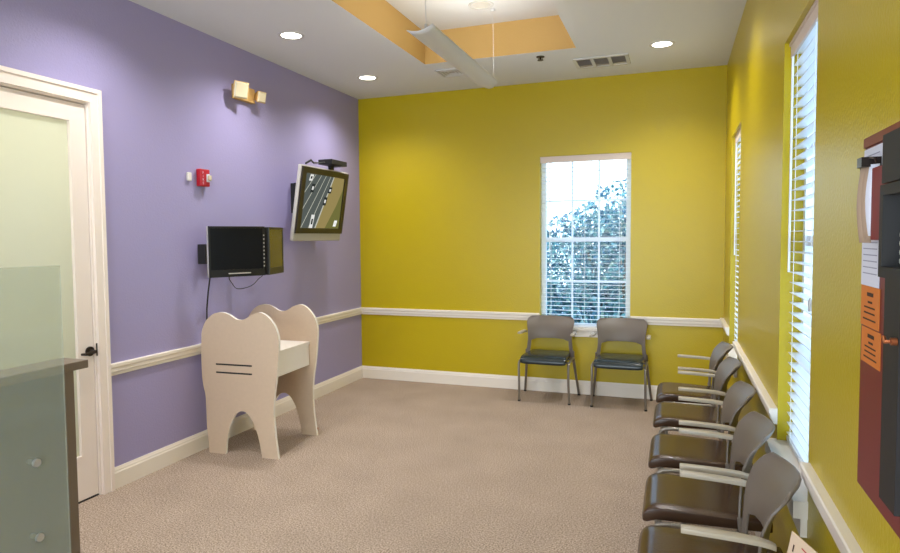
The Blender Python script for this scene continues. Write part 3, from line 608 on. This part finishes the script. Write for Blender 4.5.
# ------------------------------------------------------------ waiting chairs
def arc(cx_, cz_, r_, a0, a1, n_): return [(cx_+r_*math.cos(a0+(a1-a0)*i/n_), cz_+r_*math.sin(a0+(a1-a0)*i/n_)) for i in range(n_+1)]
def make_chair(label, vinyl='chair_vinyl', word='dark brown'):
    r = thing('waiting_chair', label, 'chair')
    hw = .220
    # seat pad: waterfall front
    prof = [(.215, .452), (-.12, .466), (-.19, .467)] + [(-.232+.060*math.cos(a_), .405+.060*math.sin(a_)) for a_ in [PI*.5+PI*.5*i/7 for i in range(8)]] + [(-.290, .388), (-.275, .384), (-.235, .402), (.215, .405)]
    m_ = MB(); NW = 10; rows_ = []
    for i in range(NW+1):
        u_ = -1+2*i/NW; w_ = hw*(abs(u_)**.8)*(1 if u_ > 0 else -1); k_ = 1-.012*abs(u_)**6
        rows_.append([Vector((w_*(1 if y < 0 else .93 if y < .3 else 1), y*k_, .425+(z-.425)*(1-.22*abs(u_)**8)-.004*(1-u_*u_)*(1 if z > .44 else 0))) for y, z in prof])
    n_ = len(prof)
    vs = [q_ for R in rows_ for q_ in R]; fs = [(i*n_+j, i*n_+(j+1) % n_, (i+1)*n_+(j+1) % n_, (i+1)*n_+j) for i in range(NW) for j in range(n_)]
    fs += [list(range(n_)), [NW*n_+j for j in range(n_)][::-1]]
    m_.add(vs, fs); o_ = m_.build('seat', vinyl, r, smooth=True, bevel=.006); o_['label'] = word+' vinyl seat pad'
    for p_ in o_.data.polygons: p_.use_smooth = True
    # back shell with opening above the seat
    zs = [.40, .43, .46, .49, .52, .555, .585, .62, .67, .705, .735, .76, .78, .795, .804]; us = [-1, -.97, -.92, -.85, -.6, -.3, 0, .3, .6, .85, .92, .97, 1]
    EP = [(.40, .085), (.50, .086), (.60, .090), (.68, .100), (.74, .124), (.80, .176), (.81, .182)]
    def ep(z):
        for (z0, y0), (z1, y1) in zip(EP, EP[1:]):
            if z <= z1: return y0+(y1-y0)*(z-z0)/(z1-z0)
        return EP[-1][1]
    def bp_(u_, z):
        half = .240 - .018*math.sin(max(0, min(1, (.74-z)/.30))*PI)
        if z > .76: half -= .040*((z-.76)/.044)**2.4
        wr = .046+.010*min(1, max(0, (z-.5)/.3))
        if z < .6: wr *= .6+.4*max(0, (z-.4)/.2)
        return Vector((u_*half, ep(z)+wr*(1-abs(u_)**2), z))
    nz_, nu_ = len(zs), len(us); vs = []; fs = []
    for z in zs:
        for u_ in us:
            q_ = bp_(u_, z)
            if z == .585 and abs(u_) > .55: q_.z -= .022*min(1, (abs(u_)-.55)/.3)
            vs.append(q_)
    for i in range(nz_-1):
        for j in range(nu_-1):
            if i < 6 and 2 < j < nu_-4: continue
            fs.append((i*nu_+j, i*nu_+j+1, (i+1)*nu_+j+1, (i+1)*nu_+j))
    sh_ = MB().add(vs, fs).build('backrest', 'chair_shell', r, smooth=True)
    a = sh_.modifiers.new('thick', 'SOLIDIFY'); a.thickness = .010; a.offset = 0; a2_ = sh_.modifiers.new('soft', 'BEVEL'); a2_.width = .003; a2_.segments = 2; a2_.limit_method = 'ANGLE'
    # tube frame: front leg, bend, side rail, rear leg - each side
    for s1 in (-1, 1):
        x = s1*.240
        fl = [(x*1.02, -.205, .0), (x, -.222, .20), (x, -.228, .345)] 
        MB().tube([(x*1.02, -.215, .012), (x, -.240, .20), (x, -.250, .350), (x, -.243, .378), (x, -.220, .397), (x, -.17, .402)], .0115, 10).build('leg', 'chair_tube', r, smooth=True)
        MB().tube([(x, -.17, .402), (x, .11, .402)], .0115, 10).build('side_rail', 'chair_tube', r, smooth=True)
        MB().tube([(x*1.16, .205, .012), (x*1.06, .150, .22), (x*.98, .098, .40), (x*.98, .090, .47)], [.0115, .0125, .015, .012], 10).build('leg', 'chair_shell', r, smooth=True)
        MB().disc((x*1.02, -.215, 0), .0135, (0, 0, 1), .014, 12).build('foot_glide', 'rubber', r); MB().disc((x*1.16, .205, 0), .0135, (0, 0, 1), .014, 12).build('foot_glide', 'rubber', r)
        # armrest paddle
        ax_ = s1*.252; m_ = MB(); rows_ = []
        for y, z, w_, xo in ((-.142, .671, .016, .008), (-.132, .672, .019, .008), (-.05, .670, .020, .006), (.03, .667, .020, .005), (.085, .663, .019, .004), (.118, .656, .015, .002), (.135, .648, .010, 0)):
            th = .016
            c_ = Vector((ax_+s1*xo, y, z)); dn = Vector((0, 0, -th)) 
            rows_.append([c_+Vector((-w_, 0, 0)), c_+Vector((-w_*.5, 0, .003)), c_+Vector((w_*.5, 0, .003)), c_+Vector((w_, 0, 0)), c_+Vector((w_, 0, 0))+dn, c_+Vector((-w_, 0, 0))+dn])
        nn = 6; vs = [q_ for R in rows_ for q_ in R]; fs = [(i*nn+j, i*nn+(j+1) % nn, (i+1)*nn+(j+1) % nn, (i+1)*nn+j) for i in range(len(rows_)-1) for j in range(nn)]
        fs += [list(range(nn)), [(len(rows_)-1)*nn+j for j in range(nn)]]
        o_ = MB().add(vs, fs).build('armrest', 'chair_arm', r, smooth=True, bevel=.002); o_['label'] = 'light tan plastic armrest'
    MB().tube([(-.232, .09, .385), (.232, .09, .385)], .010, 8).build('cross_bar', 'chair_tube', r, smooth=True); MB().tube([(-.232, -.12, .385), (.232, -.12, .385)], .010, 8).build('cross_bar', 'chair_tube', r, smooth=True)
    return r
G_ = 'grey shell waiting chairs with dark vinyl seats'
ch0 = make_chair('grey waiting chair against the back wall, left of the two below the window', 'chair_vinyl_reflect', 'reflection-tinted dark'); ch0['group'] = G_
ch0.location = (-1.185, 6.385, 0)
dup(ch0, (-.485, 6.385, 0), 0, 'grey waiting chair against the back wall, right of the two below the window')
row0 = None
for y, lb in ((5.15, 'farthest waiting chair of the row along the right wall, next to the far window'),
              (4.49, 'second farthest waiting chair of the row along the right wall'),
              (3.72, 'middle waiting chair of the five in the row along the right wall'),
              (3.05, 'second nearest waiting chair of the row, beside the far edge of the near window'),
              (2.445, 'nearest waiting chair of the row, cut off by the bottom of the photo')):
    if row0 is None:
        row0 = make_chair(lb); row0['group'] = G_; row0.location = (.168, y, 0); row0.rotation_euler = (0, 0, -PI/2)
    else: dup(row0, (.168, y, 0), -PI/2, lb)

# ------------------------------------------------------------ reception half wall with glass screen
KX = -2.53
kw = thing('reception_half_wall', 'grey reception half wall with a brown ledge at the lower left', 'counter', (KX-.08, .9, 0))
MB().box(KX-.14, KX, -1.2, 2.105, 0, 1.03).build('panel', 'half_wall_grey', kw, world=True)
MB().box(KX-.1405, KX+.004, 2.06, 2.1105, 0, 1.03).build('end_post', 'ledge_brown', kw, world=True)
MB().box(KX-.15, KX+.010, -1.2, 2.185, 1.0305, 1.068, .003).build('ledge', 'ledge_brown', kw, world=True)  # overhang past the wall end stands in for a reflection in the door glass
gs = thing('glass_screen', 'pale green glass screen bolted to the reception half wall', 'glass screen', (KX+.05, .4, .08))
MB().box(KX+.030, KX+.040, -1.1, 2.035, .08, 1.507).build('glass_sheet', 'screen_glass', gs, world=True)
for y in (1.885, .9, -.1):
    for z in (.690, .372):
        MB().disc((KX+.0005, y, z), .010, (1, 0, 0), .029, 12).disc((KX+.0405, y, z), .017, (1, 0, 0), .012, 16).build('standoff_bolt', 'steel', gs, smooth=True, world=True)

# ------------------------------------------------------------ fire alarm cabinet on the right wall
FX = .336
fp = thing('fire_alarm_cabinet', 'red wall cabinet with black control unit at the right edge of the view', 'alarm panel', (XR, 1.25, 1.13))
MB().box(FX, XR-.0005, .95, 1.440, 1.128, 1.792, .003).build('cabinet', 'panel_red', fp, world=True)
MB().box(FX-.003, FX-.0003, .95, 1.440, 1.772, 1.790).build('top_strip', 'panel_rust', fp, world=True)
MB().box(FX-.016, FX-.0003, 1.155, 1.234, 1.176, 1.560).build('door_stile', 'black_matte', fp, world=True)
MB().box(FX-.030, FX-.0003, .97, 1.211, 1.690, 1.766).build('upper_cover', 'black_matte', fp, world=True)
m_ = MB().box(FX-.045, FX-.0003, .97, 1.159, 1.668, 1.684).box(FX-.045, FX-.0003, .97, 1.159, 1.545, 1.561).box(FX-.045, FX-.0003, 1.143, 1.159, 1.561, 1.668).build('control_frame', 'black_matte', fp, world=True)
cu = MB().box(FX-.022, FX-.0003, .97, 1.1425, 1.5615, 1.6675).build('control_unit', 'black_plastic', fp, world=True)
MB().box(FX-.024, FX-.0225, 1.00, 1.085, 1.630, 1.656).build('display', 'lcd', cu, world=True)
m_ = MB()
for i in range(5):
    for j in range(4): m_.disc((FX-.0225, 1.125-i*.018, 1.570+j*.013), .004, (-1, 0, 0), .004, 8)
m_.build('buttons', 'button', cu, world=True)
MB().disc((FX-.0165, 1.165, 1.445), .006, (-1, 0, 0), .008, 10).tube([(FX-.024, 1.165, 1.445), (FX-.030, 1.170, 1.443), (FX-.030, 1.180, 1.450)], .003, 6).build('key', 'key_brass', fp, world=True)
# papers taped on it: each its own thing
def sheet(name, mat_, x, y0, y1, z0, z1, label, cat, lines, ink, group=None):
    r = thing(name, label, cat, (x, (y0+y1)/2, z0), 0, group)
    MB().box(x-.0012, x, y0, y1, z0, z1).build('page', mat_, r, world=True)
    m_ = MB()
    for zz, a, b_, h in lines: m_.add([(x-.0016, y1-(y1-y0)*a, z1-(z1-z0)*zz), (x-.0016, y1-(y1-y0)*b_, z1-(z1-z0)*zz), (x-.0016, y1-(y1-y0)*b_, z1-(z1-z0)*zz-h), (x-.0016, y1-(y1-y0)*a, z1-(z1-z0)*zz-h)], [(0, 1, 2, 3)])
    m_.build('print_lines', ink, r, world=True)
    return r
sheet('taped_page', 'paper_white', FX-.0005, 1.325, 1.438, 1.515, 1.768, 'white printed page taped to the red cabinet above the orange tags', 'paper', [(.05+.045*i, .1, .9, .002) for i in range(20)], 'ink_grey')
sheet('inspection_tag', 'tag_orange', FX-.0005, 1.318, 1.435, 1.440, 1.5145, 'upper orange inspection tag on the red cabinet', 'tag', [(.15, .35, .7, .007), (.36, .4, .65, .004), (.5, .2, .8, .003), (.64, .2, .8, .003), (.8, .15, .85, .003)], 'ink', 'orange inspection tags')
sheet('inspection_tag', 'tag_orange', FX-.0005, 1.306, 1.425, 1.372, 1.4375, 'lower orange inspection tag on the red cabinet', 'tag', [(.15, .35, .7, .007), (.36, .4, .65, .004), (.5, .2, .8, .003), (.64, .2, .8, .003), (.8, .15, .85, .003)], 'ink', 'orange inspection tags')
cl = thing('hanging_papers', 'bundle of curled tan papers hanging from a clip on the red cabinet', 'papers', (FX-.02, 1.35, 1.6))
for k_, (y_, w_, m__) in enumerate(((1.330, .014, 'paper_white'), (1.340, .016, 'paper_tan'), (1.352, .018, 'paper_tan'))):
    rows_ = []
    for i in range(9):
        t_ = i/8; z = 1.732-t_*(.125+.006*k_); bow = .008*math.sin(t_*PI)
        rows_.append([Vector((FX-.018-.004*k_-bow*.5, y_+bow-w_*.2, z)), Vector((FX-.006-.003*k_, y_-w_*.9+bow, z))])
    o_ = MB().grid(rows_).build('hanging_page', m__, cl, smooth=True, world=True); a = o_.modifiers.new('t', 'SOLIDIFY'); a.thickness = .002
MB().box(FX-.032, FX-.002, 1.325, 1.355, 1.728, 1.745).tube([(FX-.02, 1.360, 1.743), (FX-.02, 1.382, 1.739), (FX-.02, 1.378, 1.715)], .0015, 5).tube([(FX-.02, 1.325, 1.743), (FX-.02, 1.295, 1.739), (FX-.02, 1.285, 1.730)], .0015, 5).build('clip', 'bronze', cl, world=True)
fo = MB().box(FX-.016, FX-.006, 1.225, 1.325, 1.600, 1.725, .001).build('red_folder', 'folder_red'); tag(fo, 'dark red folder hanging beside the curled papers', 'folder')

# ------------------------------------------------------------ paper sign on a small side table
stb = thing('side_table', 'small wooden side table near the wall just outside the bottom right', 'table', (.27, 1.72, 0))
MB().box(.12, .42, 1.50, 2.02, .54, .565, .004).build('table_top', 'table_wood', stb, world=True)
for a in (.14, .38):
    for b_ in (1.52, 1.98): MB().box(a, a+.025, b_, b_+.025, 0, .54).build('leg', 'table_wood', stb, world=True)
A = Vector((.2754, 1.75, .8848)); e1 = Vector((.5908, -.7530, -.2897)); e2 = Vector((-.0987, .2890, -.9522)); nn_ = e1.cross(e2).normalized()
if nn_.x > 0: nn_ = -nn_
sg = thing('card_sign', 'cream printed card propped up at the bottom right beside the chairs', 'sign', (A.x, A.y, .565))
wS, hS = .13, .27
def cp(a, b_, d=0): return A+e1*a+e2*b_+nn_*d
MB().prism([cp(0, 0), cp(wS, 0), cp(wS, hS), cp(0, hS)], nn_*-.002).build('card', 'card_cream', sg, world=True)
m_ = MB()
for k_ in range(5): m_.add([cp(.012+k_*.0, .030+.03*k_, .0006), cp(.016, .030+.03*k_, .0006), cp(.016, .052+.03*k_, .0006), cp(.012, .052+.03*k_, .0006)], [(0, 1, 2, 3)])
m_.build('print_lines', 'ink', sg, world=True)
m_ = MB(); m_.add([cp(.035, .020, .0006), cp(.10, .030, .0006), cp(.10, .034, .0006), cp(.035, .024, .0006)], [(0, 1, 2, 3)]); m_.build('red_stroke', 'ink_red', sg, world=True)
